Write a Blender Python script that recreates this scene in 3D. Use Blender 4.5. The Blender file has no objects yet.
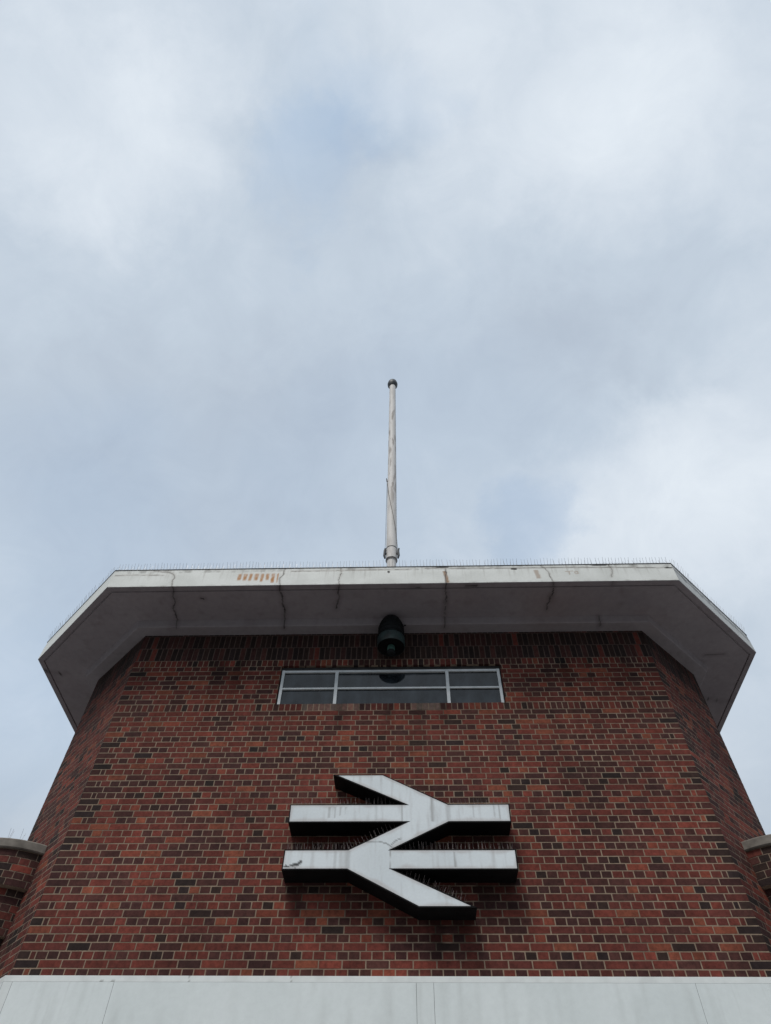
import bpy, bmesh, math, random
from mathutils import Vector, Matrix, noise

random.seed(11)
scene = bpy.context.scene
COL = scene.collection
EYE = 1.6                      # height of the photographer's eye above the pavement
D = 7.2468                     # distance of the brick front from the photographer
PI = math.pi

# ------------------------------------------------------------------ helpers
def link(o, parent=None):
    COL.objects.link(o)
    if parent is not None:
        o.parent = parent
    return o

def empty(name, label, cat, loc=(0, 0, 0), group=None):
    o = bpy.data.objects.new(name, None)
    o.location = loc
    o.empty_display_size = .2
    o['label'] = label
    o['category'] = cat
    if group:
        o['group'] = group
    return link(o)

def node_obj(name, parent):
    return link(bpy.data.objects.new(name, None), parent)

class MB:
    """collects faces (with an optional colour per face or vertex) into ONE mesh"""
    def __init__(s):
        s.v, s.f, s.c, s.vc = [], [], [], None
    def quad(s, a, b, c, d, col=None):
        n = len(s.v)
        s.v += [tuple(a), tuple(b), tuple(c), tuple(d)]
        s.f.append((n, n+1, n+2, n+3)); s.c.append(col)
    def box(s, x0, x1, y0, y1, z0, z1, M=None, col=None, jit=0.0):
        P = [Vector(p) for p in ((x0,y0,z0),(x1,y0,z0),(x1,y1,z0),(x0,y1,z0),(x0,y0,z1),(x1,y0,z1),(x1,y1,z1),(x0,y1,z1))]
        if jit:
            for p in P:
                p += Vector((random.uniform(-jit, jit), random.uniform(-jit, jit)*.6, random.uniform(-jit, jit)))
        if M is not None:
            P = [M @ p for p in P]
        n = len(s.v)
        s.v += [tuple(p) for p in P]
        for f in ((0,1,5,4),(1,2,6,5),(2,3,7,6),(3,0,4,7),(4,5,6,7),(3,2,1,0)):
            s.f.append(tuple(n+i for i in f)); s.c.append(col)
    def lathe(s, prof, cx=0, cy=0, seg=32, col=None, a0=0, a1=2*PI):
        full = abs(a1-a0-2*PI) < 1e-6
        n = len(s.v); m = seg if full else seg+1
        for r, z in prof:
            for k in range(m):
                a = a0+(a1-a0)*k/seg
                s.v.append((cx+r*math.cos(a), cy+r*math.sin(a), z))
        for i in range(len(prof)-1):
            for k in range(seg):
                k2 = (k+1) % m
                s.f.append((n+i*m+k, n+i*m+k2, n+(i+1)*m+k2, n+(i+1)*m+k)); s.c.append(col)
    def tube(s, pts, r, seg=6, col=None):
        n = len(s.v); pts = [Vector(p) for p in pts]
        for i, p in enumerate(pts):
            t = (pts[min(i+1, len(pts)-1)]-pts[max(i-1, 0)]).normalized()
            a = t.orthogonal().normalized() if i == 0 else (a-t*a.dot(t)).normalized()
            b = t.cross(a)
            rr = r[i] if isinstance(r, (list, tuple)) else r
            for k in range(seg):
                an = 2*PI*k/seg
                s.v.append(tuple(p+a*rr*math.cos(an)+b*rr*math.sin(an)))
        for i in range(len(pts)-1):
            for k in range(seg):
                k2 = (k+1) % seg
                s.f.append((n+i*seg+k, n+i*seg+k2, n+(i+1)*seg+k2, n+(i+1)*seg+k)); s.c.append(col)
        s.f.append(tuple(n+k for k in range(seg))[::-1]); s.c.append(col)
        s.f.append(tuple(n+(len(pts)-1)*seg+k for k in range(seg))); s.c.append(col)
    def build(s, name, mat, parent=None, smooth=False):
        me = bpy.data.meshes.new(name)
        me.from_pydata(s.v, [], s.f)
        me.validate()
        if s.vc is not None:
            at = me.attributes.new('Col', 'FLOAT_COLOR', 'POINT')
            at.data.foreach_set('color', [x for c in s.vc for x in (c[0], c[1], c[2], 1)])
        elif any(c is not None for c in s.c):
            at = me.attributes.new('Col', 'FLOAT_COLOR', 'CORNER')
            buf = []
            for f, c in zip(s.f, s.c):
                c = c or (.2, .2, .2)
                buf += [c[0], c[1], c[2], 1]*len(f)
            at.data.foreach_set('color', buf)
        if smooth:
            for p in me.polygons:
                p.use_smooth = True
            if hasattr(me, 'set_sharp_from_angle'):
                me.set_sharp_from_angle(angle=math.radians(35))
        me.materials.append(mat)
        return link(bpy.data.objects.new(name, me), parent)

def nz(x, y, z=0.0):
    return noise.noise(Vector((x, y, z)))
def fbm(x, y, z=0.0, o=4):
    return noise.fractal(Vector((x, y, z)), 1.0, 2.0, o)
def clamp(x, a=0., b=1.):
    return max(a, min(b, x))
def sstep(a, b, x):
    t = clamp((x-a)/(b-a)); return t*t*(3-2*t)
def mix(a, b, t):
    return tuple(p+(q-p)*t for p, q in zip(a, b))
def seg_dist(px, py, line):
    best = 9.
    for (ax, ay), (bx, by) in zip(line, line[1:]):
        dx, dy = bx-ax, by-ay
        t = clamp(((px-ax)*dx+(py-ay)*dy)/(dx*dx+dy*dy+1e-9))
        best = min(best, math.hypot(px-ax-t*dx, py-ay-t*dy))
    return best
def bbox_in(px, py, line, m):
    return (min(p[0] for p in line)-m < px < max(p[0] for p in line)+m and
            min(p[1] for p in line)-m < py < max(p[1] for p in line)+m)

# ------------------------------------------------------------------ materials
def new_mat(name):
    m = bpy.data.materials.new(name); m.use_nodes = True
    nt = m.node_tree
    return m, nt, nt.nodes['Principled BSDF']

def mat_noise(name, c1, c2, rough=.8, scale=8., metal=0., spec=.5, bump=0., stretch=None, detail=6.):
    m, nt, b = new_mat(name)
    tc = nt.nodes.new('ShaderNodeTexCoord')
    mp = nt.nodes.new('ShaderNodeMapping')
    if stretch: mp.inputs['Scale'].default_value = stretch
    n = nt.nodes.new('ShaderNodeTexNoise'); n.inputs['Scale'].default_value = scale; n.inputs['Detail'].default_value = detail
    r = nt.nodes.new('ShaderNodeValToRGB')
    r.color_ramp.elements[0].position = .3; r.color_ramp.elements[1].position = .7
    r.color_ramp.elements[0].color = (*c1, 1); r.color_ramp.elements[1].color = (*c2, 1)
    nt.links.new(tc.outputs['Object'], mp.inputs['Vector']); nt.links.new(mp.outputs['Vector'], n.inputs['Vector'])
    nt.links.new(n.outputs['Fac'], r.inputs['Fac']); nt.links.new(r.outputs['Color'], b.inputs['Base Color'])
    b.inputs['Roughness'].default_value = rough; b.inputs['Metallic'].default_value = metal
    b.inputs['Specular IOR Level'].default_value = spec
    if bump:
        bp = nt.nodes.new('ShaderNodeBump'); bp.inputs['Strength'].default_value = bump; bp.inputs['Distance'].default_value = .01
        nt.links.new(n.outputs['Fac'], bp.inputs['Height']); nt.links.new(bp.outputs['Normal'], b.inputs['Normal'])
    return m

def mat_attr(name, rough=.8, spec=.4, scale=30., amt=.35, bump=.2, dist=.004):
    """colour painted per vertex / per brick, broken up by fine noise"""
    m, nt, b = new_mat(name)
    a = nt.nodes.new('ShaderNodeAttribute'); a.attribute_name = 'Col'
    tc = nt.nodes.new('ShaderNodeTexCoord')
    n = nt.nodes.new('ShaderNodeTexNoise'); n.inputs['Scale'].default_value = scale; n.inputs['Detail'].default_value = 8; n.inputs['Roughness'].default_value = .65
    nt.links.new(tc.outputs['Object'], n.inputs['Vector'])
    mr = nt.nodes.new('ShaderNodeMapRange'); mr.inputs['From Min'].default_value = .25; mr.inputs['From Max'].default_value = .75
    mr.inputs['To Min'].default_value = 1-amt; mr.inputs['To Max'].default_value = 1+amt
    nt.links.new(n.outputs['Fac'], mr.inputs['Value'])
    mx = nt.nodes.new('ShaderNodeVectorMath'); mx.operation = 'SCALE'
    nt.links.new(a.outputs['Color'], mx.inputs[0]); nt.links.new(mr.outputs['Result'], mx.inputs['Scale'])
    nt.links.new(mx.outputs['Vector'], b.inputs['Base Color'])
    b.inputs['Roughness'].default_value = rough; b.inputs['Specular IOR Level'].default_value = spec
    if bump:
        bp = nt.nodes.new('ShaderNodeBump'); bp.inputs['Strength'].default_value = bump; bp.inputs['Distance'].default_value = dist
        nt.links.new(n.outputs['Fac'], bp.inputs['Height']); nt.links.new(bp.outputs['Normal'], b.inputs['Normal'])
    return m

def weather(m, lo=.78, hi=1.16):
    """broad drifts and faint vertical run-off marks over a whole wall"""
    nt = m.node_tree; b = nt.nodes['Principled BSDF']
    src = b.inputs['Base Color'].links[0].from_socket
    tc = nt.nodes.new('ShaderNodeTexCoord')
    acc = None
    for sc, scale, det in (((1, 1, 1), .9, 5), ((5, 5, .45), 1.0, 5)):
        mp = nt.nodes.new('ShaderNodeMapping'); mp.inputs['Scale'].default_value = sc
        n = nt.nodes.new('ShaderNodeTexNoise'); n.inputs['Scale'].default_value = scale; n.inputs['Detail'].default_value = det
        nt.links.new(tc.outputs['Object'], mp.inputs['Vector']); nt.links.new(mp.outputs['Vector'], n.inputs['Vector'])
        mr = nt.nodes.new('ShaderNodeMapRange'); mr.inputs['From Min'].default_value = .3; mr.inputs['From Max'].default_value = .7
        mr.inputs['To Min'].default_value = lo; mr.inputs['To Max'].default_value = hi
        nt.links.new(n.outputs['Fac'], mr.inputs['Value'])
        v = nt.nodes.new('ShaderNodeVectorMath'); v.operation = 'SCALE'
        nt.links.new(acc or src, v.inputs[0]); nt.links.new(mr.outputs['Result'], v.inputs['Scale']); acc = v.outputs[0]
    nt.links.new(acc, b.inputs['Base Color'])
M_brick = mat_attr('brick', rough=.88, spec=.25, scale=26, amt=.42, bump=.35, dist=.006)
M_paint = mat_attr('weathered_paint', rough=.6, spec=.35, scale=40, amt=.05, bump=.08, dist=.003)
M_soffit = mat_attr('soffit_paint', rough=.85, spec=.2, scale=14, amt=.10, bump=.1, dist=.004)
M_mortar = mat_noise('mortar', (.22, .16, .115), (.31, .23, .17), .95, 18, bump=.3)
weather(M_brick); weather(M_mortar, .72, 1.2)
M_shademortar = mat_noise('eaves_shade_mortar', (.07, .048, .04), (.14, .095, .078), .95, 7, bump=.3)  # joints darkened to paint in shade below the eaves, plus some grime
M_blackmetal = mat_noise('black_sign_casing', (.003, .003, .0035), (.009, .0085, .009), .7, 6, spec=.15)
M_steel = mat_noise('spike_steel', (.32, .31, .31), (.5, .49, .48), .45, 30, metal=.6)
M_dullsteel = mat_noise('dull_spike_steel', (.17, .14, .135), (.30, .25, .24), .6, 30, metal=.2)
M_strip = mat_noise('spike_base', (.10, .10, .10), (.22, .21, .2), .6, 30)
M_felt = mat_noise('roof_felt', (.02, .02, .022), (.05, .05, .05), .9, 12)
M_frame = mat_noise('window_frame_paint', (.58, .62, .63), (.76, .78, .79), .5, 10)
M_pole = None
M_cap = mat_noise('dark_grey_cap', (.02, .024, .028), (.05, .055, .06), .5, 15)
M_rope = mat_noise('rope', (.10, .09, .08), (.2, .18, .16), .9, 60)
M_concrete = mat_noise('coping_concrete', (.12, .105, .09), (.29, .26, .225), .95, 7, bump=.3)
M_lamp = mat_noise('black_green_enamel', (.002, .003, .0035), (.006, .008, .0085), .7, 20, spec=.25)
M_verdigris = mat_noise('verdigris', (.002, .003, .004), (.016, .040, .038), .7, 9)
M_asphalt = mat_noise('asphalt', (.04, .04, .042), (.065, .065, .065), .9, 30, bump=.3)
M_pave = mat_noise('paving', (.15, .145, .14), (.23, .22, .21), .85, 5, bump=.15)
M_kerb = mat_noise('kerb_stone', (.22, .22, .21), (.32, .31, .30), .85, 12)
M_stock = mat_noise('plain_render', (.18, .11, .09), (.26, .17, .13), .9, 6)

def glass_mat():
    m, nt, b = new_mat('window_glass')
    tc = nt.nodes.new('ShaderNodeTexCoord')
    mp = nt.nodes.new('ShaderNodeMapping'); mp.inputs['Scale'].default_value = (2.2, 1, 1.2)
    n = nt.nodes.new('ShaderNodeTexNoise'); n.inputs['Scale'].default_value = 2.5; n.inputs['Detail'].default_value = 5
    r = nt.nodes.new('ShaderNodeValToRGB')
    r.color_ramp.elements[0].position = .35; r.color_ramp.elements[0].color = (.004, .005, .007, 1)
    r.color_ramp.elements[1].position = .8; r.color_ramp.elements[1].color = (.045, .056, .066, 1)
    nt.links.new(tc.outputs['Object'], mp.inputs['Vector']); nt.links.new(mp.outputs['Vector'], n.inputs['Vector'])
    nt.links.new(n.outputs['Fac'], r.inputs['Fac']); nt.links.new(r.outputs['Color'], b.inputs['Base Color'])
    b.inputs['Roughness'].default_value = .06; b.inputs['IOR'].default_value = 1.5; b.inputs['Specular IOR Level'].default_value = .5
    n2 = nt.nodes.new('ShaderNodeTexNoise'); n2.inputs['Scale'].default_value = 3
    nt.links.new(tc.outputs['Object'], n2.inputs['Vector'])
    bp = nt.nodes.new('ShaderNodeBump'); bp.inputs['Strength'].default_value = .04; bp.inputs['Distance'].default_value = .02
    nt.links.new(n2.outputs['Fac'], bp.inputs['Height']); nt.links.new(bp.outputs['Normal'], b.inputs['Normal'])
    return m
M_glass = glass_mat()

# ------------------------------------------------------------------ plan of the tower (heights below are above eye level, zz() lifts them)
def zz(h):
    return h+EYE
HW, CH = 3.6, 1.385
C45 = CH*math.sqrt(.5)
BACK = D+C45+5.0
PLAN = [(-HW, D), (HW, D), (HW+C45, D+C45), (HW+C45, BACK), (HW, BACK+C45), (-HW, BACK+C45), (-HW-C45, BACK), (-HW-C45, D+C45)]

def off_poly(o):
    """the plan pushed outwards by o"""
    out = []
    n = len(PLAN)
    for i in range(n):
        p0, p1, p2 = Vector(PLAN[i-1]), Vector(PLAN[i]), Vector(PLAN[(i+1) % n])
        e1, e2 = (p1-p0).normalized(), (p2-p1).normalized()
        n1, n2 = Vector((e1.y, -e1.x)), Vector((e2.y, -e2.x))
        b = (n1+n2)
        out.append(p1+b*(o/(1+n1.dot(n2))))
    return out

Z_SOFFIT, Z_BEAM, Z_TOP = 6.851, 6.745, 7.2
OVH = .876

tower = empty('station_tower', 'red brick station tower with chamfered corners under a wide white overhanging roof', 'building', (0, D, 0))
tower.location = (0, 0, 0)

# ------------------------------------------------------------------ bricks
BRIGHT = [(.185, .043, .029), (.198, .049, .030), (.170, .040, .028), (.208, .060, .034)]
MID = [(.136, .033, .024), (.122, .031, .023), (.148, .036, .026), (.120, .032, .025)]
BROWN = [(.066, .024, .020), (.056, .021, .019), (.076, .028, .023), (.060, .024, .021)]
BLACK = [(.033, .018, .015), (.026, .016, .014), (.037, .020, .016), (.030, .018, .017)]
def brick_col(kind, x=0., z=0.):
    r = random.random()
    # batches from the kiln were laid in drifts, so the tone wanders a little over the wall
    r += .10*nz(x*.55+3.1, z*.8, 2.2)
    if kind == 'h':
        p = BRIGHT if r < .13 else MID if r < .55 else BROWN if r < .965 else BLACK
    elif kind == 's':
        p = BRIGHT if r < .24 else MID if r < .74 else BROWN if r < .98 else BLACK
    elif kind == 'q':
        p = MID if r < .25 else BROWN if r < .6 else BLACK
    elif kind == 'd':           # soldier courses darkened to paint in eaves shade and some grime
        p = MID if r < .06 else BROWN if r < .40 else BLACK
    else:
        p = BRIGHT if r < .10 else MID if r < .50 else BROWN if r < .90 else BLACK
    c = random.choice(p); k = random.uniform(.85, 1.15)
    return tuple(v*k for v in c)

WIN = (-1.515, 1.495, 5.525, 6.1525)
HEAD = WIN[3]
def courses():
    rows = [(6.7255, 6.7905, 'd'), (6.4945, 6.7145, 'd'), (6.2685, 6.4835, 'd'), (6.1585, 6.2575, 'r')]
    z = HEAD
    for i in range(8):
        rows.append((z-.0722, z-.0058, 'h' if i % 2 == 0 else 's')); z -= .0781
    rows.append((5.4175, 5.5175, 'r'))
    z = 5.4125
    i = 0
    while z > 2.15:
        rows.append((z-.0690, z-.0060, 's' if i % 2 == 0 else 'h')); z -= .075; i += 1
    return rows
ROWS = courses()
J = .0062                                  # half a joint
def row_spans(L, kind, k):
    out = []
    if kind == 's':
        u = 0.
        while u < L-.01:
            out.append((u, min(u+.225, L), 's')); u += .225
    elif kind == 'h':
        u = 0.; first = [.1125, .05625]
        out.append((0, .1125, 'h')); out.append((.1125, .16875, 'h')); u = .16875
        while u < L-.16875-.01:
            out.append((u, u+.1125, 'h')); u += .1125
        out.append((u, u+.05625, 'h')); out.append((u+.05625, L, 'h'))
    else:
        n = round(L/.075); w = L/n
        sh = 0 if k % 2 else w*.5
        edges = sorted(set([0]+[round(sh+i*w, 5) for i in range(n+1) if 0 < sh+i*w < L-.004]+[L]))
        for a, b in zip(edges, edges[1:]):
            if b-a > .012: out.append((a, b, kind))
    return out

def lay_face(mb, P0, P1, window=None, dark=1.0, corner=True):
    P0, P1 = Vector(P0), Vector(P1)
    L = (P1-P0).length; e = (P1-P0).normalized(); n = Vector((e.y, -e.x))
    M = Matrix(((e.x, -n.x, 0, P0.x), (e.y, -n.y, 0, P0.y), (0, 0, 1, EYE), (0, 0, 0, 1)))
    for k, (z0, z1, kind) in enumerate(ROWS):
        spans = row_spans(L, kind, k)
        for i, (a, b, kd) in enumerate(spans):
            end = (i == 0 or i == len(spans)-1)
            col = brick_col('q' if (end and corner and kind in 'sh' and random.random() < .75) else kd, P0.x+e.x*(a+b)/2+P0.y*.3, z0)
            if window: col = tuple(v*dirt_shade((a+b)/2+P0.x, (z0+z1)/2) for v in col)
            a2 = a if i == 0 else a+J; b2 = b if i == len(spans)-1 else b-J
            xm = P0.x+(a+b)/2
            if window and 4.26 < z0 < 4.33 and 1.25 < xm < 1.45 and kind == 's': col = (.26, .19, .14)
            if window and kind == 'r' and z0 < 6 and abs(xm) < 1.5 and nz(xm*1.7, 3.3) > .12: col = mix(col, (.22, .17, .14), .45)
            parts = [(a2, b2)]
            if window and z1 > window[2] and z0 < window[3]:
                w0, w1 = window[0]-P0.x, window[1]-P0.x
                parts = []
                if a2 < w0: parts.append((a2, min(b2, w0)))
                if b2 > w1: parts.append((max(a2, w1), b2))
            for (s0, s1) in parts:
                if s1-s0 < .01: continue
                dz = random.uniform(-.0012, .0012); dy = random.uniform(-.0014, .0000)
                mb.box(s0, s1, dy, .10, z0+dz, z1+dz, M, col, .0011)

DRIPS_AND_SHADE = [(x, h, rn) for (a, b, h, n) in ((-1.08, -.45, 3.27, 9), (-.40, .30, 3.05, 8), (.32, .86, 2.92, 9), (.90, 1.30, 3.27, 7), (.66, 1.30, 3.76, 6), (-1.07, -.1, 3.76, 8), (-1.5, 1.5, 5.52, 16), (-3.5, 3.5, 6.25, 26))
         for rn, x in [(random.random(), a+(b-a)*(k+random.random())/n) for k in range(n)]]  # streaks below the emblem paint in its contact shade besides run-off
def dirt_shade(x, h):
    """soot and water run-off below the emblem, the sill and the cracks of the slab, with contact shade painted in under the emblem (1 = clean)"""
    k = 1.0
    for dx, dh, rn in DRIPS_AND_SHADE:
        ln = .15+.45*rn*rn+(.25 if dh > 6 else 0); w = .02+.05*rn
        if dh-ln < h < dh+.02 and abs(x-dx) < w*1.5:
            k *= 1-(.14+.30*rn)*(1-sstep(w*.3, w*1.4, abs(x-dx+.02*nz(h*6, dx*9))))*sstep(dh-ln, dh-ln*.3, h)
    return k*(1+.10*nz(x*.7, h*.9, 5.5))
mbk = MB()
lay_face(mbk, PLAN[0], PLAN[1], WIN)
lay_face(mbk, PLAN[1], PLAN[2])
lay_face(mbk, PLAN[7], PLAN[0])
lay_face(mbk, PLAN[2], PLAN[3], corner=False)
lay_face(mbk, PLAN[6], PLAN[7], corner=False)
wall = mbk.build('brick_wall', M_brick, tower)

# mortar bed and core of the wall, with the window opening left out
mm = MB()
IN = .0013
pl = off_poly(-IN)
zb, zt = 0.0, zz(6.80)
def front_grid(x0, x1, y, z0, z1):
    nu, nv = max(1, int((x1-x0)/.07)), max(1, int((z1-z0)/.07)); base = len(fg.v)
    for j in range(nv+1):
        for i in range(nu+1):
            x, z = x0+(x1-x0)*i/nu, z0+(z1-z0)*j/nv
            k = dirt_shade(x, z-EYE)*(1+.22*fbm(x*2.5, z*2.5, 3.3, 4)); k = k*(.62+.38*sstep(.5, 1, k))
            fg.v.append((x, y, z)); fg.vc.append((.275*k, .205*k, .150*k))
    for j in range(nv):
        for i in range(nu):
            q = base+j*(nu+1)+i; fg.f.append((q, q+1, q+nu+2, q+nu+1)); fg.c.append(None)
fg = MB(); fg.vc = []
def wall_quad(p, q, z0, z1):
    mm.quad((p[0], p[1], z0), (q[0], q[1], z0), (q[0], q[1], z1), (p[0], p[1], z1))
for i in range(8):
    p, q = pl[i], pl[(i+1) % 8]
    if i == 0:
        y = p[1]; w0, w1, s0, s1 = WIN[0]-.004, WIN[1]+.004, zz(WIN[2]-.006), zz(WIN[3]+.006)
        wall_quad((p[0], y), (q[0], y), zb, zz(2.0))
        front_grid(p[0], q[0], y, zz(2.0), s0); front_grid(p[0], q[0], y, s1, zt); front_grid(p[0], w0, y, s0, s1); front_grid(w1, q[0], y, s0, s1)
        yb = D+.30
        mm.quad((w0, y, s0), (w0, yb, s0), (w0, yb, s1), (w0, y, s1)); mm.quad((w1, yb, s0), (w1, y, s0), (w1, y, s1), (w1, yb, s1))
        mm.quad((w0, y, s1), (w0, yb, s1), (w1, yb, s1), (w1, y, s1)); mm.quad((w0, yb, s0), (w0, y, s0), (w1, y, s0), (w1, yb, s0))
        mm.quad((w0, yb, s0), (w1, yb, s0), (w1, yb, s1), (w0, yb, s1))
    else:
        wall_quad(p, q, zb, zt)
mm.build('mortar_joint', M_mortar, wall)
fg.build('mortar_joint', mat_attr('front_mortar', rough=.95, spec=.2, scale=18, amt=.25, bump=.25, dist=.004), wall)
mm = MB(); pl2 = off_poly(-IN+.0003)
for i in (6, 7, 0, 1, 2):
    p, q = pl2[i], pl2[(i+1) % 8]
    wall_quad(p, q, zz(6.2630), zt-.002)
mm.build('soldier_course_joint', M_shademortar, wall)

# ------------------------------------------------------------------ window
wf = node_obj('window', tower)
WY = D+.036
fr = MB()
w0, w1, s0, s1 = WIN[0]+.018, WIN[1]-.018, zz(WIN[2])-.036, zz(6.092)
fr.box(w0, w0+.036, WY-.02, WY+.03, s0, s1); fr.box(w1-.036, w1, WY-.02, WY+.03, s0, s1)
fr.box(w0+.036, w1-.036, WY-.018, WY+.03, s1-.036, s1-.003); fr.box(w0+.036, w1-.036, WY-.018, WY+.03, s0, s0+.03)
fr.build('window_frame', M_frame, wf)
hb = MB(); hb.box(w0-.02, w1+.02, WY+.004, WY+.03, s1, zz(HEAD)+.004); hb.box(w0-.02, w0, WY+.004, WY+.03, s0, s1); hb.box(w1, w1+.02, WY+.004, WY+.03, s0, s1); hb.build('recess_shade_strip', M_felt, wf)  # black strips stand in for shade in the recess round the frame
for x in (-.741, .760):
    b = MB(); b.box(x-.021, x+.021, WY-.024, WY+.026, s0+.03, s1-.036); b.build('mullion', M_frame, wf)
zt0 = zz(5.786)
TILT = [-.5, .9, .3, -1.3, .6, .8]          # panes tilted unevenly so their soffit and sky reflections differ
for a, b_ in ((w0+.036, -.762), (-.720, .739), (.781, w1-.036)):
    b = MB(); b.box(a, b_, WY-.016, WY+.022, zt0-.012, zt0+.012); b.build('transom', M_frame, wf)
    for lo, hi in ((s0+.03, zt0-.012), (zt0+.012, s1-.036)):
        g = MB(); g.box(a-.004, b_+.004, -.0025, .0025, (lo-hi)/2-.004, (hi-lo)/2+.004); g = g.build('window_pane', M_glass, wf)
        g.location = (0, WY+.0105, (lo+hi)/2); g.rotation_euler = (math.radians(TILT.pop(0)), 0, 0)

# ------------------------------------------------------------------ overhanging roof: soffit, beam, fascia
CRK_S = [([(-3.033, 6.371), (-3.045, 6.48), (-3.075, 6.56), (-3.059, 6.66), (-3.125, 6.80), (-3.105, 6.88), (-3.112, 7.09)], .011),
         ([(-1.529, 6.371), (-1.545, 6.47), (-1.520, 6.60), (-1.535, 6.714), (-1.518, 6.86), (-1.535, 6.955), (-1.545, 7.12)], .014),
         ([(-.700, 6.371), (-.735, 6.53), (-.715, 6.60), (-.77, 6.78), (-.775, 6.83)], .013),
         ([(.778, 6.371), (.774, 6.50), (.789, 6.64), (.782, 6.732)], .012), ([(.782, 6.732), (.775, 6.9), (.768, 7.15)], .006),
         ([(2.250, 6.371), (2.262, 6.46), (2.275, 6.57), (2.25, 6.63)], .012), ([(2.235, 6.66), (2.245, 6.74), (2.215, 6.80), (2.220, 6.90)], .013),
         ([(3.06, 6.371), (3.075, 6.44)], .008), ([(2.98, 7.04), (2.985, 7.15)], .008),
         ([(-5.44, 8.10), (-5.33, 8.18), (-5.25, 8.202), (-5.084, 8.18)], .010), ([(4.934, 8.925), (5.1, 8.97), (5.223, 9.005), (5.435, 8.983)], .007),
         ([(4.705, 7.903), (4.982, 7.885)], .006), ([(.30, 6.44), (.42, 6.45)], .009), ([(-2.68, 6.60), (-2.64, 6.62)], .014), ([(1.05, 6.42), (1.2, 6.43)], .012)]
CRK_F = [([(-3.40, 7.19), (-3.27, 7.165), (-3.16, 7.15), (-3.08, 7.10), (-3.06, 7.03), (-3.075, 6.96), (-3.045, 6.851)], .006),
         ([(-1.50, 7.20), (-1.512, 7.10), (-1.505, 7.08), (-1.56, 6.99), (-1.53, 6.851)], .008),
         ([(-.702, 7.195), (-.69, 7.08), (-.715, 6.98), (-.705, 6.851)], .005),
         ([(.78, 7.20), (.79, 7.08), (.775, 6.98), (.778, 6.851)], .011),
         ([(2.14, 7.19), (2.20, 7.10), (2.228, 7.03), (2.225, 6.96), (2.25, 6.851)], .006),
         ([(3.09, 7.19), (3.11, 7.10), (3.098, 7.02), (3.064, 6.94)], .005),
         ([(.5, 7.171), (1.1, 7.158), (1.837, 7.146), (2.4, 7.150), (2.959, 7.140), (3.95, 7.110)], .005),
         ([(-3.93, 7.095), (-3.646, 7.103), (-3.234, 7.09)], .004), ([(-1.4, 7.14), (-.2, 7.15), (.3, 7.155)], .003)]
CHIPS = [(.74, 7.186, .10, .016), (1.75, 7.128, .05, .020), (3.90, 7.115, .06, .018), (2.95, 7.185, .16, .008), (-.02, 7.10, .02, .03), (3.55, 7.118, .12, .006)]

def paint_soffit(p, face):
    x, y = p.x, p.y
    n = fbm(x*1.3, y*1.6, 1.7, 5)
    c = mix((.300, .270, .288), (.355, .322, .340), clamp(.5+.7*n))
    if p.z-EYE < Z_SOFFIT-.004: c = mix(c, (.36, .33, .345), .45)        # paler grey paints in the sky light that catches the moulding
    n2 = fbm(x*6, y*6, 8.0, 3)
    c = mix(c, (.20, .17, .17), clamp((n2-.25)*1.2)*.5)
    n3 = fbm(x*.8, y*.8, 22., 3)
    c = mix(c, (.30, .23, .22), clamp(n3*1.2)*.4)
    for line, w in CRK_S:
        if bbox_in(x, y, line, .09):
            dd = seg_dist(x+.012*nz(x*30, y*30, 5), y, line)
            if dd < .08:
                c = mix(c, (.12, .10, .10), .35*(1-sstep(0, .08, dd)))
                c = mix(c, (.02, .017, .017), (1-sstep(w*.4, w*.95, dd))*clamp(.75+.5*nz(x*9, y*9, 4)))
    return c

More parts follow.
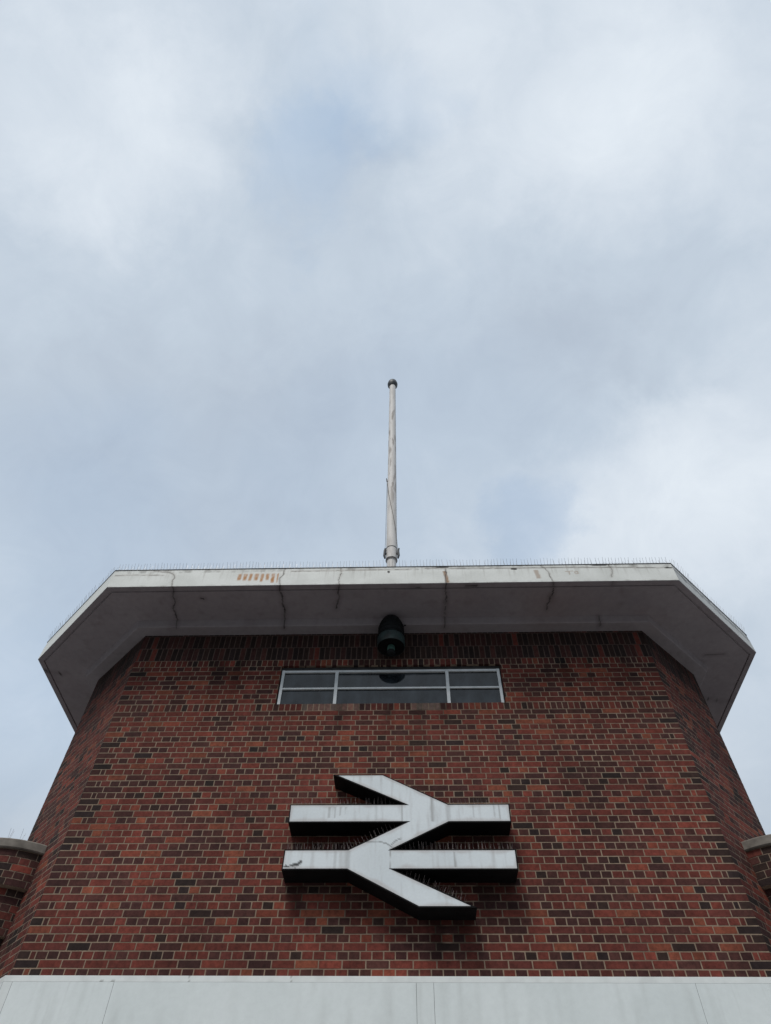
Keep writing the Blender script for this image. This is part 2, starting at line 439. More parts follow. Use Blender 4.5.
def paint_fascia(p, face):
    h = p.z-EYE
    u = p.x if face == 0 else (p.x*.7+p.y*.7+face*9.)
    base = (.82, .83, .79)
    n = fbm(u*2.2, h*3., 3., 4)
    c = mix(base, (.70, .71, .67), clamp(.3+n))
    streak = fbm(u*26, h*1.6, 4., 3)
    c = mix(c, (.46, .44, .40), clamp((streak-.18)*1.6)*.55*sstep(6.85, 7.15, h))
    edge = fbm(u*9, h*9, 7., 4)
    if h > 7.13: c = mix(c, (.22, .21, .19), clamp(.15+edge*1.2)*.6)
    if h < 6.885: c = mix(c, (.40, .38, .35), clamp(.2+edge)*.5)
    if face == 0:
        x = p.x
        # rust bleeding from the spike fixings
        if -2.16 < x < -1.58 and 6.9 < h < 7.14:
            k = (x+2.13+.010*nz(x*9., 4.)+.006*nz(h*22., x*5.))/.080; fr_ = abs(k-round(k)); ln = 6.93+.10*nz(round(k)*7.37+.3, 1.7)
            on = (1-sstep(.16, .44, fr_+.12*nz(round(k)*3.1, 8.)+.06*nz(x*30, h*9)))*sstep(ln-.02, ln+.03, h)*(1-sstep(7.07, 7.12, h))
            c = mix(c, (.47, .19, .035), on*clamp(.85+.5*nz(x*30, h*14, 3.)))
        for cx_, w_, z0, z1, k_ in ((.782, .028, 6.86, 7.10, .95), (2.06, .035, 6.92, 7.10, .55)):
            if abs(x-cx_-(h-7.0)*-.12) < w_*2 and z0 < h < z1:
                c = mix(c, (.30, .15, .06), k_*(1-sstep(w_*.4, w_*1.3, abs(x-cx_-(h-7.0)*-.12)+.01*nz(x*60, h*20))))
        # old painted-over squiggle
        for line in ([(2.46, 7.06), (2.56, 7.066)], [(2.51, 7.06), (2.505, 7.0)], [(2.58, 7.05), (2.62, 7.06), (2.63, 7.02), (2.59, 7.01), (2.58, 7.05)]):
            if bbox_in(x, h, line, .03): c = mix(c, (.42, .30, .22), .6*(1-sstep(.005, .012, seg_dist(x, h, line))))
        for line, w in CRK_F:
            if bbox_in(x, h, line, .05):
                dd = seg_dist(x+.012*nz(x*25, h*25, 2), h+.006*nz(x*14, h, 6), line)
                c = mix(c, (.40, .36, .32), .45*(1-sstep(0, .035, dd)))
                c = mix(c, (.05, .045, .04), (1-sstep(w*.5, w*1.25, dd))*clamp(.75+.6*nz(x*8, h*8, 9)))
        for a, b, ra, rb in CHIPS:
            e = ((x-a)/ra)**2+((h-b)/rb)**2+.5*nz(x*30, h*40)
            if e < 1.2: c = mix(c, (.03, .027, .025), 1-sstep(.6, 1.1, e))
    else:
        e = fbm(p.x*5+p.y*5, h*16, 31., 4)
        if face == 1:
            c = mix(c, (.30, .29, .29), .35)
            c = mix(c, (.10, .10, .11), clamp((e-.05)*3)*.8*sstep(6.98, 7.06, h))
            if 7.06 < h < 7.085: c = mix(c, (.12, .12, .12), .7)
        else:
            c = mix(c, (.3, .3, .29), clamp((e-.2)*2)*.5*sstep(7.0, 7.1, h))
    return c

def sweep(name, prof, faces, step, paint, mat, parent):
    """runs a profile (offset, height) round the chosen edges of the plan, mitred at the corners"""
    mb = MB(); mb.vc = []
    rings = [off_poly(o) for o, h in prof]
    for fi in faces:
        L = (Vector(PLAN[(fi+1) % 8])-Vector(PLAN[fi])).length+1.
        st = step if fi in (0, 1, 7) else step*6
        n = max(1, int(L/st)); base = len(mb.v)
        for i, (o, h) in enumerate(prof):
            a, b = rings[i][fi], rings[i][(fi+1) % 8]
            for k in range(n+1):
                p = a.lerp(b, k/n); P = Vector((p.x, p.y, zz(h)))
                mb.v.append(tuple(P)); mb.vc.append(paint(P, fi))
        for i in range(len(prof)-1):
            for k in range(n):
                q = base+i*(n+1)+k
                mb.f.append((q, q+n+1, q+n+2, q+1)); mb.c.append(None)
    return mb.build(name, mat, parent)

def seg_prof(a, b, n):
    return [(a[0]+(b[0]-a[0])*i/n, a[1]+(b[1]-a[1])*i/n) for i in range(n)]
ps = seg_prof((-.03, Z_BEAM), (.170, Z_BEAM), 10)+seg_prof((.170, Z_BEAM), (.182, Z_BEAM+.012), 1)+seg_prof((.182, Z_BEAM+.012), (.208, Z_SOFFIT), 5)
ps += seg_prof((.208, Z_SOFFIT), (.772, Z_SOFFIT), 34)+[(.772, Z_SOFFIT), (.774, Z_SOFFIT+.018), (.794, Z_SOFFIT+.018), (.796, Z_SOFFIT), (.82, Z_SOFFIT), (.85, Z_SOFFIT), (.868, Z_SOFFIT), (OVH, Z_SOFFIT+.006)]
pf = seg_prof((OVH, Z_SOFFIT+.006), (OVH, 7.105), 24)+[(OVH, 7.105), (OVH-.003, 7.110)]+seg_prof((OVH-.003, 7.110), (OVH-.003, Z_TOP), 9)+[(OVH-.003, Z_TOP)]
ALL = (7, 0, 1, 2, 3, 4, 5, 6)
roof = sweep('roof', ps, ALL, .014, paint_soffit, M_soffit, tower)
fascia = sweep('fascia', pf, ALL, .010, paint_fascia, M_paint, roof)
# roof covering with its dark felt edge
rt = MB()
ring_prof = [(OVH-.003, Z_TOP), (OVH+.004, Z_TOP+.001), (OVH+.004, Z_TOP+.009), (OVH-.06, Z_TOP+.011)]
rings = [off_poly(o) for o, h in ring_prof]
for i in range(3):
    for k in range(8):
        a, b = rings[i][k], rings[i][(k+1) % 8]; c, d = rings[i+1][(k+1) % 8], rings[i+1][k]
        h0, h1 = zz(ring_prof[i][1]), zz(ring_prof[i+1][1])
        rt.quad((a.x, a.y, h0), (b.x, b.y, h0), (c.x, c.y, h1), (d.x, d.y, h1))
n = len(rt.v)
rt.v += [(p.x, p.y, zz(Z_TOP+.011)) for p in rings[3]]; rt.f.append(tuple(range(n, n+8))); rt.c.append(None)
rt.build('roof_felt', M_felt, roof)

# ------------------------------------------------------------------ bird spike strips
def spike_mesh(seed, L=.5, h=.105, n=11, r=.0019):
    rnd = random.Random(seed); b = MB()
    b.box(-L/2, L/2, -.012, .012, 0, .004)
    for i in range(n):
        x = -L/2+(i+.5)*L/n
        for s in (-1, 0, 1):
            if s == 0 and i % 2: continue
            x2 = x+s*.006
            tip = Vector((x2+rnd.uniform(-.010, .010), s*.045+rnd.uniform(-.008, .008), h*rnd.uniform(.86, 1.05)))
            b.tube([(x2, s*.004, .003), tip], r, 4)
    o = b.build('bird_spike_strip', M_steel if r > .0018 else M_dullsteel)
    me = o.data; COL.objects.unlink(o); bpy.data.objects.remove(o)
    return me
SPK = [spike_mesh(s) for s in range(4)]
SPK_S = [spike_mesh(20+s, L=.36, h=.095, n=8, r=.0012) for s in range(3)]
SPK_T = spike_mesh(41, L=.26, h=.15, n=2, r=.0013)
def spike(parent, p, ang, mesh, tilt=0.0, roll=0.0):
    o = bpy.data.objects.new('bird_spike_strip', mesh)
    o.matrix_world = Matrix.Translation(p) @ Matrix.Rotation(ang, 4, 'Z') @ Matrix.Rotation(roll, 4, 'Y') @ Matrix.Rotation(tilt, 4, 'X')
    return link(o, parent)
rp = off_poly(OVH-.014)
for fi in (7, 0, 1):
    a, b = rp[fi], rp[(fi+1) % 8]; L = (b-a).length; n = int(L/.52)
    for k in range(n):
        p = a.lerp(b, (k+.5)/n)
        spike(roof, (p.x, p.y, zz(Z_TOP+.012)), math.atan2(b.y-a.y, b.x-a.x), SPK[k % 4], random.uniform(-.12, .12))

# ------------------------------------------------------------------ white cladding band under the brickwork
band = node_obj('white_band', tower)
M_band = mat_attr('white_cladding', rough=.5, spec=.4, scale=22, amt=.04, bump=.05, dist=.003)
def paint_band(p, face, tone=0.):
    u = p.x if face == 0 else p.x*.7+p.y*.7+face*5
    h = p.z-EYE
    c = mix((.785, .83, .82), (.725, .775, .765), clamp(.4+fbm(u*1.1, h*1.2, 12., 4)))
    s = fbm(u*9, h*.8, 5., 4)
    c = mix(c, (.52, .55, .53), clamp((s-.08)*1.8)*.25)
    s = fbm(u*30, h*1.3, 9., 3)
    c = mix(c, (.46, .48, .46), clamp((s-.25)*1.6)*.3)
    c = mix(c, (.72, .74, .72), tone)
    if nz(u*31, h*31, 3.) > .78: c = mix(c, (.2, .19, .17), .8)
    return c
def panel(fi, t0, t1, h0, h1, off, nu, tone=0.):
    mb = MB(); mb.vc = []
    P = off_poly(off); Q = off_poly(off-.05)
    a, b = P[fi], P[(fi+1) % 8]; a2, b2 = Q[fi], Q[(fi+1) % 8]
    nv = 14
    for j in range(nv+1):
        for i in range(nu+1):
            p = a.lerp(b, t0+(t1-t0)*i/nu); V = Vector((p.x, p.y, zz(h0+(h1-h0)*j/nv)))
            mb.v.append(tuple(V)); mb.vc.append(paint_band(V, fi, tone))
    for j in range(nv):
        for i in range(nu):
            q = j*(nu+1)+i; mb.f.append((q, q+1, q+nu+2, q+nu+1)); mb.c.append(None)
    for (t, rev) in ((t0, True), (t1, False)):
        p = a.lerp(b, t); r = a2.lerp(b2, t); n = len(mb.v)
        for v in ((p.x, p.y, zz(h0)), (r.x, r.y, zz(h0)), (r.x, r.y, zz(h1)), (p.x, p.y, zz(h1))):
            mb.v.append(v); mb.vc.append((.3, .32, .31))
        mb.f.append((n, n+3, n+2, n+1) if rev else (n, n+1, n+2, n+3)); mb.c.append(None)
    return mb.build('cladding_panel', M_band, band)
BO = .050
def tx(x):
    P = off_poly(BO); return (x-P[0].x)/(P[1].x-P[0].x)
xs = [-3.622, -3.530, -2.568, .250, .410, 2.795, 3.622]
for i in range(6):
    t0, t1 = clamp(tx(xs[i])), clamp(tx(xs[i+1]))
    panel(0, t0+.0002, t1-.0002, 1.55, 2.362, BO, 60 if i not in (0, 3) else 10, .55 if i == 0 else (.12 if i == 3 else 0))
panel(7, 0, .998, 1.55, 2.362, BO, 20); panel(1, .002, 1, 1.55, 2.362, BO, 20)
cs = MB(); cs.vc = []
def paint_lip(p, face):
    u = p.x+p.y*.6
    c = mix((.80, .83, .81), (.64, .66, .64), clamp(.1+fbm(u*5, p.z*5, 2., 4)*1.3)*.7)
    if nz(u*2.3, 4.4) > .2 and nz(u*30, p.z*40, 2.) > .5: c = mix(c, (.10, .09, .07), .6)
    return c
lip = sweep('coping_strip', [(BO-.02, 2.3628), (.0508, 2.3628), (.0508, 2.385), (.0508, 2.413), (.02, 2.4145), (-.02, 2.416)], (7, 0, 1, 2, 6), .02, paint_lip, M_band, band)
# backing behind the cladding joints, and the plain wall down to the pavement
bk = MB(); R0 = off_poly(BO-.03)
for i in range(8):
    a, b = R0[i], R0[(i+1) % 8]
    bk.quad((a.x, a.y, zz(1.6)), (b.x, b.y, zz(1.6)), (b.x, b.y, zz(2.37)), (a.x, a.y, zz(2.37)))
bk.build('backing_board', M_felt, band)

# ------------------------------------------------------------------ rounded brick turrets beside the tower
def turret(cx, cy, a0, a1):
    t = node_obj('round_turret', tower)
    R = .815; b = MB()
    rows = []; z = 3.745; i = 0
    while z > 2.0:
        rows.append((z-.070, z-.005, 's' if i % 2 == 0 else 'h', R if i < 5 else R-.075 if i < 11 else R-.135)); z -= .075; i += 1
    for (z0, z1, kd, r) in rows:
        w = .225 if kd == 's' else .1125
        da = w/R; n = int(abs(a1-a0)/da)+1; off = 0 if kd == 's' else da*.5
        for k in range(-1, n):
            s = a0+off+k*da; e = s+da; jn = .005/R
            col = brick_col('d' if random.random() < .8 else kd, cx+k*.2, z0)
            m = 3 if kd == 's' else 2; rr = r+random.uniform(-.002, .002)
            ang = [s+jn+(e-s-2*jn)*q/m for q in range(m+1)]
            base = len(b.v)
            for q in ang:
                for rad, h in ((rr, z0), (rr, z1), (rr-.08, z0), (rr-.08, z1)):
                    b.v.append((cx+rad*math.cos(q), cy+rad*math.sin(q), zz(h)))
            for q in range(m):
                v = base+q*4
                for f in ((v, v+4, v+5, v+1), (v+1, v+5, v+7, v+3), (v+2, v+6, v+4, v)):
                    b.f.append(f); b.c.append(col)
            v = base+m*4
            b.f.append((base, base+1, base+3, base+2)); b.c.append(col); b.f.append((v, v+2, v+3, v+1)); b.c.append(col)
    w = b.build('turret_wall', M_brick, t)
    m = MB(); m.lathe([(R-.138, 0), (R-.138, zz(2.92)), (R-.078, zz(2.925)), (R-.078, zz(3.372)), (R-.003, zz(3.372)), (R-.003, zz(3.75))], cx, cy, 48)
    m.build('mortar_joint', M_mortar, w, smooth=True)
    c = MB(); c.lathe([(R-.1, zz(3.748)), (R+.022, zz(3.748)), (R+.034, zz(3.758)), (R+.034, zz(3.838)), (R+.02, zz(3.852)), (0, zz(3.875))], cx, cy, 64)
    c.build('coping', M_concrete, t, smooth=True)
    if cx < 0:
        a = -PI/2+.22
        spike(t, (cx+(R-.08)*math.cos(a), cy+(R-.08)*math.sin(a), zz(3.855)), a+PI/2, SPK_T)
    return t
turret(-4.50, 8.26, -PI, .1)
turret(4.50, 8.18, -PI-.1, 0)

# ------------------------------------------------------------------ double arrow sign on the wall
SX, SZ, ST = .104, zz(3.620), .28
OUT = [(-.742, .707), (-.182, .707), (.530, .350), (1.190, .350), (1.186, .143), (.528, .143), (-.066, -.144), (1.190, -.145), (1.188, -.352), (-.052, -.350),
       (.742, -.707), (.182, -.707), (-.530, -.350), (-1.190, -.350), (-1.186, -.143), (-.528, -.143), (.066, .144), (-1.184, .145), (-1.188, .352), (.052, .350)]
OUT = [(x*1.008, z) for x, z in OUT][::-1]          # counter-clockwise seen from the street
sign = empty('double_arrow_sign', 'large white double arrow railway emblem in a black box casing mounted on the brick wall', 'sign', (SX, D, SZ))
def inset(poly, d):
    out = []; n = len(poly)
    for i in range(n):
        p0, p1, p2 = Vector(poly[i-1]), Vector(poly[i]), Vector(poly[(i+1) % n])
        e1, e2 = (p1-p0).normalized(), (p2-p1).normalized()
        n1, n2 = Vector((-e1.y, e1.x)), Vector((-e2.y, e2.x))
        out.append(p1+(n1+n2)*(d/(1+n1.dot(n2))))
    return out
area = sum(OUT[i-1][0]*OUT[i][1]-OUT[i][0]*OUT[i-1][1] for i in range(len(OUT)))
if area < 0: OUT = OUT[::-1]
cas = MB(); n = len(OUT)
for i in range(n):
    a, b = OUT[i], OUT[(i+1) % n]
    cas.quad((a[0], -ST, a[1]), (a[0], .003, a[1]), (b[0], .003, b[1]), (b[0], -ST, b[1]))
rim = inset(OUT, .013)
for i in range(n):
    a, b, c, d = OUT[i], OUT[(i+1) % n], rim[(i+1) % n], rim[i]
    cas.quad((a[0], -ST, a[1]), (b[0], -ST, b[1]), (c[0], -ST, c[1]), (d[0], -ST, d[1]))
for i in range(n):
    a, b = rim[i], rim[(i+1) % n]
    cas.quad((a[0], -ST, a[1]), (b[0], -ST, b[1]), (b[0], -ST+.02, b[1]), (a[0], -ST+.02, a[1]))
cas.build('sign_casing', M_blackmetal, sign)
FACE = inset(OUT, .0125)
def paint_sign(x, z):
    c = mix((.765, .815, .835), (.695, .745, .765), clamp(.4+fbm(x*1.6, z*1.8, 6., 4)))
    s = fbm(x*17, z*1.7, 3., 4)
    c = mix(c, (.44, .43, .42), clamp((s-.16)*1.7)*.42)
    e = seg_dist(x, z, OUTC)
    c = mix(c, (.48, .43, .41), .55*(1-sstep(.012, .05, e+.03*nz(x*7, z*7))))
    # seams between the sheets and dirt runs below the upper edges
    for sx_, z0, z1, w, k in ((-.099, -.35, -.13, .004, .8), (.031, .15, .35, .004, .6), (.36, .15, .43, .018, .5), (.352, .15, .41, .008, .4), (.568, -.33, -.17, .006, .7),
                              (.53, .16, .34, .02, .35), (-.53, -.34, -.16, .02, .4), (1.03, .2, .34, .006, .5), (1.08, .18, .34, .005, .55), (1.13, .22, .34, .004, .4), (.80, .2, .34, .006, .35),
                              (-.76, .2, .32, .010, .55), (-.70, .2, .32, .008, .5), (-.64, .22, .32, .010, .5), (-.58, .24, .32, .007, .4), (-.25, .17, .34, .012, .3), (-.90, -.34, -.17, .006, .25), (-.66, -.34, -.16, .012, .3)):
        if abs(x-sx_) < w*2.5 and z0 < z < z1:
            c = mix(c, (.30, .29, .28), k*(1-sstep(w*.5, w*1.8, abs(x-sx_)+.006*nz(z*14, sx_))))
    for line in ([(-.43, -.075), (-.33, -.062), (-.22, -.06), (-.13, -.085), (-.07, -.128)], [(-.085, -.10), (-.03, -.05), (.02, -.03)]):
        if bbox_in(x, z, line, .03): c = mix(c, (.18, .18, .18), .8*(1-sstep(.003, .009, seg_dist(x, z, line))))
    for line, w in (([(-1.185, -.325), (-1.13, -.318), (-1.10, -.302)], .007), ([(-1.09, -.305), (-1.04, -.292), (-1.01, -.272)], .017), ([(-1.05, -.30), (-1.055, -.335)], .005), ([(-1.165, -.30), (-1.15, -.325)], .006)):
        if bbox_in(x, z, line, .05): c = mix(c, (.03, .03, .03), .95*(1-sstep(w*.6, w*1.2, seg_dist(x, z, line)+.006*nz(x*40, z*40))))
    return c
OUTC = [tuple(p) for p in OUT]+[tuple(OUT[0])]
bm = bmesh.new()
bm.faces.new([bm.verts.new((p.x, 0, p.y)) for p in FACE])
g = .014
for k in range(int(-1.2/g), int(1.2/g)+1):
    bmesh.ops.bisect_plane(bm, geom=bm.verts[:]+bm.edges[:]+bm.faces[:], plane_co=(k*g+.003, 0, 0), plane_no=(1, 0, 0))
for k in range(int(-.72/g), int(.72/g)+1):
    bmesh.ops.bisect_plane(bm, geom=bm.verts[:]+bm.edges[:]+bm.faces[:], plane_co=(0, 0, k*g+.004), plane_no=(0, 0, 1))
me = bpy.data.meshes.new('sign_face'); bm.to_mesh(me); bm.free()
at = me.attributes.new('Col', 'FLOAT_COLOR', 'POINT')
buf = []
for v in me.vertices:
    buf += [*paint_sign(v.co.x, v.co.z), 1]
at.data.foreach_set('color', buf)
me.materials.append(M_paint)
face = link(bpy.data.objects.new('sign_face', me), sign); face.location = (0, -ST+.0035-.006, 0)
def sign_spikes(a, b, n, y=-.215):
    a, b = Vector(a), Vector(b)
    for k in range(n):
        p = a.lerp(b, (k+.5)/n)
        spike(sign, (p.x, y, p.y+.001), 0, SPK_S[k % 3], random.uniform(-.1, .1), -math.atan2(b.y-a.y, b.x-a.x))
sign_spikes((-1.17, .352), (-.02, .352), 3); sign_spikes((.56, .350), (1.18, .350), 2, -.19)
sign_spikes((-1.18, -.143), (-.53, -.143), 2); sign_spikes((-.52, -.141), (.06, .124), 2)
sign_spikes((-.06, -.144), (1.17, -.147), 4); sign_spikes((-.06, -.37), (.66, -.672), 2); sign_spikes((-.15, .69), (.50, .366), 2, -.1)

# ------------------------------------------------------------------ flagpole on the roof
PX, PY = -.005, 7.30
pole = empty('flagpole', 'tall off-white tapered flagpole standing on the roof edge with a dark cap', 'flagpole', (PX, PY, zz(Z_TOP)))
def zl(h): return h-Z_TOP
pm = MB(); pm.vc = []
prof = [(.074, .02), (.074, zl(8.40)), (.092, zl(8.401))]
zz0, zz1 = 8.401, 14.95
for i in range(1, 221):
    t = i/220; prof.append((.092-.020*t, zl(zz0+(zz1-zz0)*t)))
SEG = 40
for r, h in prof:
    for k in range(SEG):
        a = 2*PI*k/SEG; pm.v.append((r*math.cos(a), r*math.sin(a), h))
        Hh = h+Z_TOP
        c = mix((.78, .75, .72), (.71, .68, .645), clamp(.4+fbm(a*.8, Hh*1.2, 3.)))
        st = fbm(math.cos(a)*1.6+Hh*.3, math.sin(a)*1.6, Hh*2.4, 5)
        w = sstep(9.7, 10.6, Hh)*(1-sstep(13.2, 14.2, Hh))
        c = mix(c, (.26, .22, .19), clamp((st-.02)*2.6)*.75*w)
        c = mix(c, (.36, .33, .30), clamp((st-.15)*2)*.4)
        pm.vc.append(c)
for i in range(len(prof)-1):
    for k in range(SEG):
        k2 = (k+1) % SEG; pm.f.append((i*SEG+k, i*SEG+k2, (i+1)*SEG+k2, (i+1)*SEG+k)); pm.c.append(None)
pm.build('pole', M_paint, pole, smooth=True)
b = MB(); b.lathe([(0, zl(14.80)), (.085, zl(14.80)), (.118, zl(14.86)), (.122, zl(14.93)), (.105, zl(15.02)), (.06, zl(15.10)), (0, zl(15.13))], 0, 0, 28)
b.build('pole_cap', M_cap, pole, smooth=True)
for h, rr in ((8.41, .096), (8.69, .0945)):
    b = MB(); b.lathe([(rr-.006, zl(h-.006)), (rr+.002, zl(h-.006)), (rr+.002, zl(h+.006)), (rr-.006, zl(h+.006))], 0, 0, 32); b.build('collar', M_cap, pole, smooth=True)
for s in (-1, 1):
    b = MB()
    b.tube([(s*.085, -.03, zl(8.55)), (s*.108, -.035, zl(8.55))], .022, 8)
    b.tube([(s*.108, -.035, zl(8.43)), (s*.118, -.04, zl(8.49)), (s*.115, -.04, zl(8.56)), (s*.110, -.04, zl(8.62)), (s*(.125 if s > 0 else .106), -.045, zl(8.67))], [.014, .022, .020, .022, .014], 8)
    b.build('cleat', M_cap, pole, smooth=True)
pts = []
for i in range(41):
    t = i/40; a = -.18-(PI-.30)*t; r = .094-.0065*t+.006
    pts.append((r*math.cos(a), r*math.sin(a), zl(8.72+2.06*t)))
b = MB(); b.tube([(.112, -.04, zl(8.62))]+pts, .0038, 6)
b.tube([(-.110, -.04, zl(8.62)), (-.104, -.02, zl(8.9)), (-.100, -.012, zl(9.8)), (-.094, -.018, zl(10.74))], .0035, 6)
b.tube([(-.094, -.022, zl(10.70)), (-.105, -.03, zl(10.80))], [.012, .008], 6)
b.build('halyard', M_rope, pole)

# ------------------------------------------------------------------ hanging lamp under the soffit
LX, LY = .004, 7.022
lamp = empty('hanging_lamp', 'black and green round lamp hanging under the roof soffit above the window', 'lamp', (LX, LY, zz(6.278)))
b = MB(); b.lathe([(.176, .0), (.180, .30), (.174, .38), (.15, .45), (.118, .51), (.075, .545), (.035, .55), (.035, .57)], 0, 0, 36); b.build('lamp_body', M_lamp, lamp, smooth=True)
b = MB(); b.lathe([(.182, 0), (.188, -.002), (.191, .02), (.191, .14), (.187, .155), (.178, .157)], 0, 0, 40)
b.build('lamp_ring', M_verdigris, lamp, smooth=True)
b = MB(); b.lathe([(.180, .157), (.194, .158), (.194, .172), (.180, .176)], 0, 0, 40); b.build('band_edge', M_lamp, lamp, smooth=True)
b = MB(); b.lathe([(.184, .0), (.176, .003), (.10, .012), (.05, .014), (0, .014)], 0, 0, 36); b.build('reflector', M_blackmetal, lamp, smooth=True)
b = MB(); b.lathe([(.048, .016), (.052, .0), (.054, -.06), (.05, -.07)], 0, 0, 24); b.build('lamp_holder', mat_noise('green_copper', (.02, .06, .05), (.07, .17, .14), .6, 12), lamp, smooth=True)
b = MB(); b.lathe([(.052, -.069), (.06, -.085), (.056, -.12), (.03, -.145), (0, -.15)], 0, 0, 24); b.build('bulb_guard', M_lamp, lamp, smooth=True)

for h_, r_ in ((.20, .1815), (.27, .1815), (.335, .179)):
    b = MB(); b.lathe([(r_-.006, h_-.006), (r_+.004, h_-.004), (r_+.004, h_+.004), (r_-.006, h_+.006)], 0, 0, 36); b.build('cooling_rib', M_lamp, lamp, smooth=True)
b = MB(); b.box(-.03, .03, .10, D-LY+.01, .24, .31); b.box(-.06, .06, D-LY-.012, D-LY+.002, .18, .37)
b.build('wall_bracket', M_lamp, lamp)
b = MB(); b.tube([(.16, .02, .40), (.20, .05, .46), (.22, .12, .50), (.22, D-LY-.012, .52)], .008, 6); b.build('cable', M_lamp, lamp)
# ------------------------------------------------------------------ ground
def struct(o):
    o['kind'] = 'structure'; return o
b = MB(); b.quad((-900, -900, -.125), (900, -900, -.125), (900, 900, -.125), (-900, 900, -.125)); struct(b.build('road', M_asphalt))
b = MB(); b.box(-60, 60, -3.85, 40, -.2, 0.0); struct(b.build('pavement', M_pave))
b = MB(); b.box(-60, 60, -4.0, -3.852, -.2, .004); struct(b.build('kerb', M_kerb))

# ------------------------------------------------------------------ sky and light
SUN_EL, SUN_AZ = math.radians(54), math.radians(-24)      # azimuth measured from straight behind the photographer, to the left
w = bpy.data.worlds.new('World'); scene.world = w; w.use_nodes = True
nt = w.node_tree; N = nt.nodes; Lk = nt.links
bg = N['Background']
sky = N.new('ShaderNodeTexSky'); sky.sky_type = 'NISHITA'; sky.sun_disc = False
sdir = Vector((math.sin(SUN_AZ)*math.cos(SUN_EL), -math.cos(SUN_AZ)*math.cos(SUN_EL), math.sin(SUN_EL)))
sky.sun_elevation = SUN_EL; sky.sun_rotation = math.atan2(sdir.x, sdir.y)
tc = N.new('ShaderNodeTexCoord')
def math_node(op, a, b=None, clampit=False):
    n = N.new('ShaderNodeMath'); n.operation = op; n.use_clamp = clampit
    for i, v in enumerate((a, b)):
        if v is None: continue
        if isinstance(v, (int, float)): n.inputs[i].default_value = v
        else: Lk.new(v, n.inputs[i])
    return n.outputs[0]
def vmath(op, a, b=None):
    n = N.new('ShaderNodeVectorMath'); n.operation = op
    for i, v in enumerate((a, b)):
        if v is None: continue
        if isinstance(v, (tuple, Vector)): n.inputs[i].default_value = v
        else: Lk.new(v, n.inputs[i])
    return n
dirv = tc.outputs['Generated']
def tnoise(vec, scale, detail, rough, dist=0.):
    n = N.new('ShaderNodeTexNoise'); n.inputs['Scale'].default_value = scale; n.inputs['Detail'].default_value = detail
    n.inputs['Roughness'].default_value = rough; n.inputs['Distortion'].default_value = dist
    Lk.new(vec, n.inputs['Vector']); return n
wn = tnoise(dirv, 3.4, 10, .62)
off = vmath('SUBTRACT', wn.outputs['Color'], (.5, .5, .5)).outputs[0]
sc_ = N.new('ShaderNodeVectorMath'); sc_.operation = 'SCALE'; sc_.inputs['Scale'].default_value = .36; Lk.new(off, sc_.inputs[0])
wd = vmath('NORMALIZE', vmath('ADD', dirv, sc_.outputs[0]).outputs[0]).outputs[0]
BR = [(-0.364,0.077,0.928,0.101,0.30),(-0.254,0.199,0.947,0.136,0.30),(-0.451,0.190,0.872,0.089,0.12),(0.006,-0.004,1.000,0.096,0.22),(0.239,0.106,0.965,0.135,0.20),(0.327,0.170,0.930,0.125,0.21),(-0.089,0.162,0.983,0.077,-0.16),(0.011,0.098,0.995,0.065,-0.14),(-0.136,0.274,0.952,0.120,-0.12),(-0.345,0.389,0.854,0.225,-0.28),(0.114,0.369,0.922,0.167,-0.08),(0.296,0.310,0.903,0.089,-0.20),(0.204,0.391,0.898,0.110,-0.16),(0.428,0.235,0.873,0.079,-0.14),(0.331,0.556,0.762,0.114,0.30),(0.199,0.608,0.768,0.064,0.04),(0.448,0.441,0.778,0.122,0.16),(-0.207,0.534,0.820,0.217,-0.14),(-0.173,0.015,0.985,0.086,-0.08),(0.336,0.037,0.941,0.080,-0.05),(-0.457,0.617,0.640,0.164,0.05),(0.043,0.207,0.977,0.115,0.10)]
BL = [(-0.089,0.168,0.982,0.075,0.60),(0.005,0.103,0.995,0.071,0.35),(0.199,0.610,0.767,0.064,0.80),(-0.096,0.079,0.992,0.069,0.20),(0.027,0.548,0.836,0.207,0.30),(-0.480,0.570,0.667,0.187,0.30),(-0.291,0.602,0.744,0.169,0.20),(-0.448,0.707,0.547,0.109,0.35)]
def blobs(lst, start, grow, gain=1.0):
    acc = start
    for x, y, z, r, amp in lst:
        d = vmath('DOT_PRODUCT', wd, Vector((x, y, z)).normalized()).outputs['Value']
        mr = N.new('ShaderNodeMapRange'); mr.interpolation_type = 'SMOOTHSTEP'
        mr.inputs['From Min'].default_value = math.cos(r*grow); mr.inputs['From Max'].default_value = 1.0
        mr.inputs['To Min'].default_value = 0; mr.inputs['To Max'].default_value = amp*gain
        Lk.new(d, mr.inputs['Value'])
        acc = math_node('ADD', acc, mr.outputs['Result'])
    return acc
n1 = tnoise(dirv, 2.6, 8, .52, .3)
n2 = tnoise(dirv, 9., 10, .62, .6)
v = math_node('ADD', math_node('MULTIPLY', math_node('SUBTRACT', n1.outputs['Fac'], .5), .34), math_node('MULTIPLY', math_node('SUBTRACT', n2.outputs['Fac'], .5), .42))
v = math_node('ADD', v, .535)
v = blobs(BR, v, 1.9, .70)
ramp = N.new('ShaderNodeValToRGB'); ramp.color_ramp.interpolation = 'LINEAR'
els = ramp.color_ramp.elements
els[0].position = .05; els[0].color = (.43, .50, .60, 1)
els[1].position = .98; els[1].color = (.80, .865, .93, 1)
e = els.new(.45); e.color = (.55, .632, .728, 1)
e = els.new(.75); e.color = (.69, .76, .84, 1)
Lk.new(v, ramp.inputs['Fac'])
bl = blobs(BL, 0.0, 1.5)
mixn = N.new('ShaderNodeMix'); mixn.data_type = 'RGBA'
Lk.new(math_node('MULTIPLY', bl, .70, True), mixn.inputs['Factor'])
Lk.new(ramp.outputs['Color'], mixn.inputs['A'])
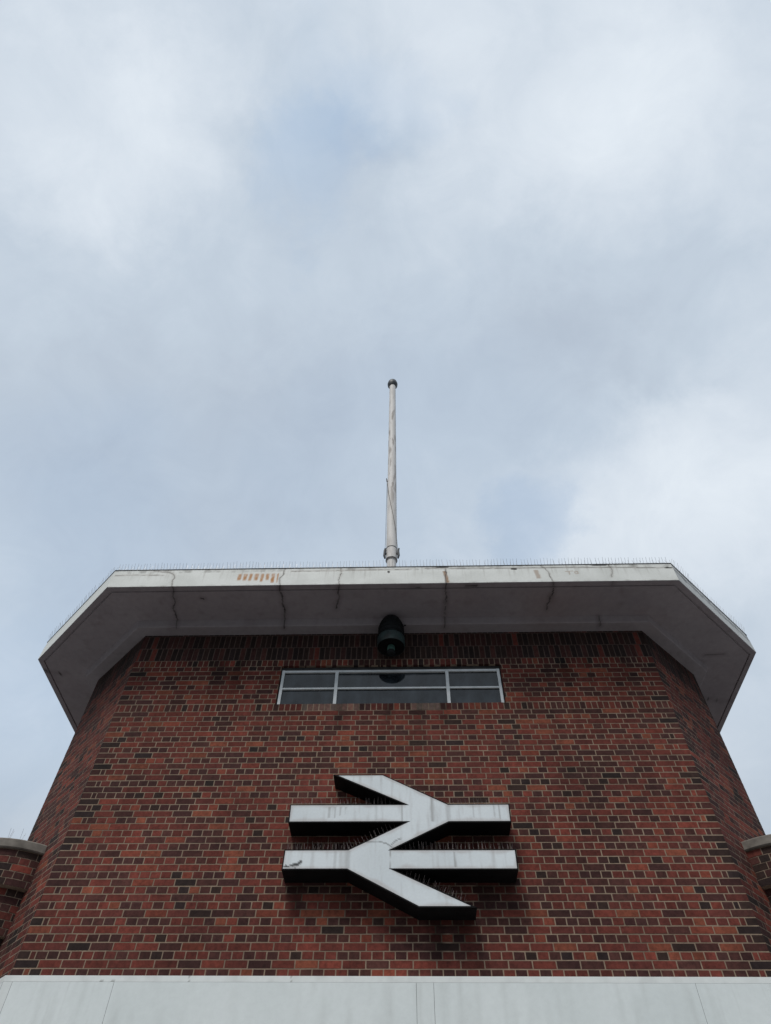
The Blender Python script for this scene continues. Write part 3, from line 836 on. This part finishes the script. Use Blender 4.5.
skys = vmath('MULTIPLY', sky.outputs['Color'], (.17, .225, .225))
half = N.new('ShaderNodeMix'); half.data_type = 'RGBA'; half.inputs['Factor'].default_value = .55     # thin veil over the blue gaps
Lk.new(skys.outputs[0], half.inputs['A']); Lk.new(ramp.outputs['Color'], half.inputs['B'])
Lk.new(half.outputs['Result'], mixn.inputs['B'])
# Background strength stays in the daylight range; the cloud deck is expressed in the same units as the sky
up = N.new('ShaderNodeVectorMath'); up.operation = 'SCALE'; up.inputs['Scale'].default_value = 10.0
# an overcast sky is darker towards the horizon
sep = N.new('ShaderNodeSeparateXYZ'); Lk.new(dirv, sep.inputs[0])
hz = N.new('ShaderNodeMapRange'); hz.interpolation_type = 'SMOOTHSTEP'
for k_, v_ in (('From Min', 0.0), ('From Max', .56), ('To Min', .36), ('To Max', 1.0)): hz.inputs[k_].default_value = v_
Lk.new(sep.outputs['Z'], hz.inputs['Value'])
dk = N.new('ShaderNodeVectorMath'); dk.operation = 'SCALE'; Lk.new(mixn.outputs['Result'], dk.inputs[0]); Lk.new(hz.outputs['Result'], dk.inputs['Scale'])
Lk.new(dk.outputs[0], up.inputs[0])
Lk.new(up.outputs[0], bg.inputs['Color']); bg.inputs['Strength'].default_value = .10

sl = bpy.data.lights.new('sun', 'SUN'); sl.energy = 1.7; sl.angle = math.radians(20); sl.color = (1, .96, .90)
so = bpy.data.objects.new('sun', sl); so.rotation_euler = sdir.to_track_quat('Z', 'Y').to_euler(); link(so)

# ------------------------------------------------------------------ camera
Rv, Uv, Fv = Vector((0.999567, 0.027217, 0.011151)), Vector((0.015107, -0.800362, 0.599327)), Vector((-0.025237, 0.598899, 0.800427))
cam = bpy.data.cameras.new('camera'); cam.sensor_fit = 'VERTICAL'; cam.sensor_height = 24; cam.lens = 671.663/1024*24
cam.clip_end = 3000; cam.clip_start = .05
co = bpy.data.objects.new('camera', cam)
co.matrix_world = Matrix(((Rv.x, Uv.x, -Fv.x, .18825), (Rv.y, Uv.y, -Fv.y, 0), (Rv.z, Uv.z, -Fv.z, EYE), (0, 0, 0, 1)))
link(co); scene.camera = co

vs = scene.view_settings
vs.view_transform = 'Standard'; vs.look = 'None'; vs.exposure = 0; vs.gamma = 1; vs.use_curve_mapping = False
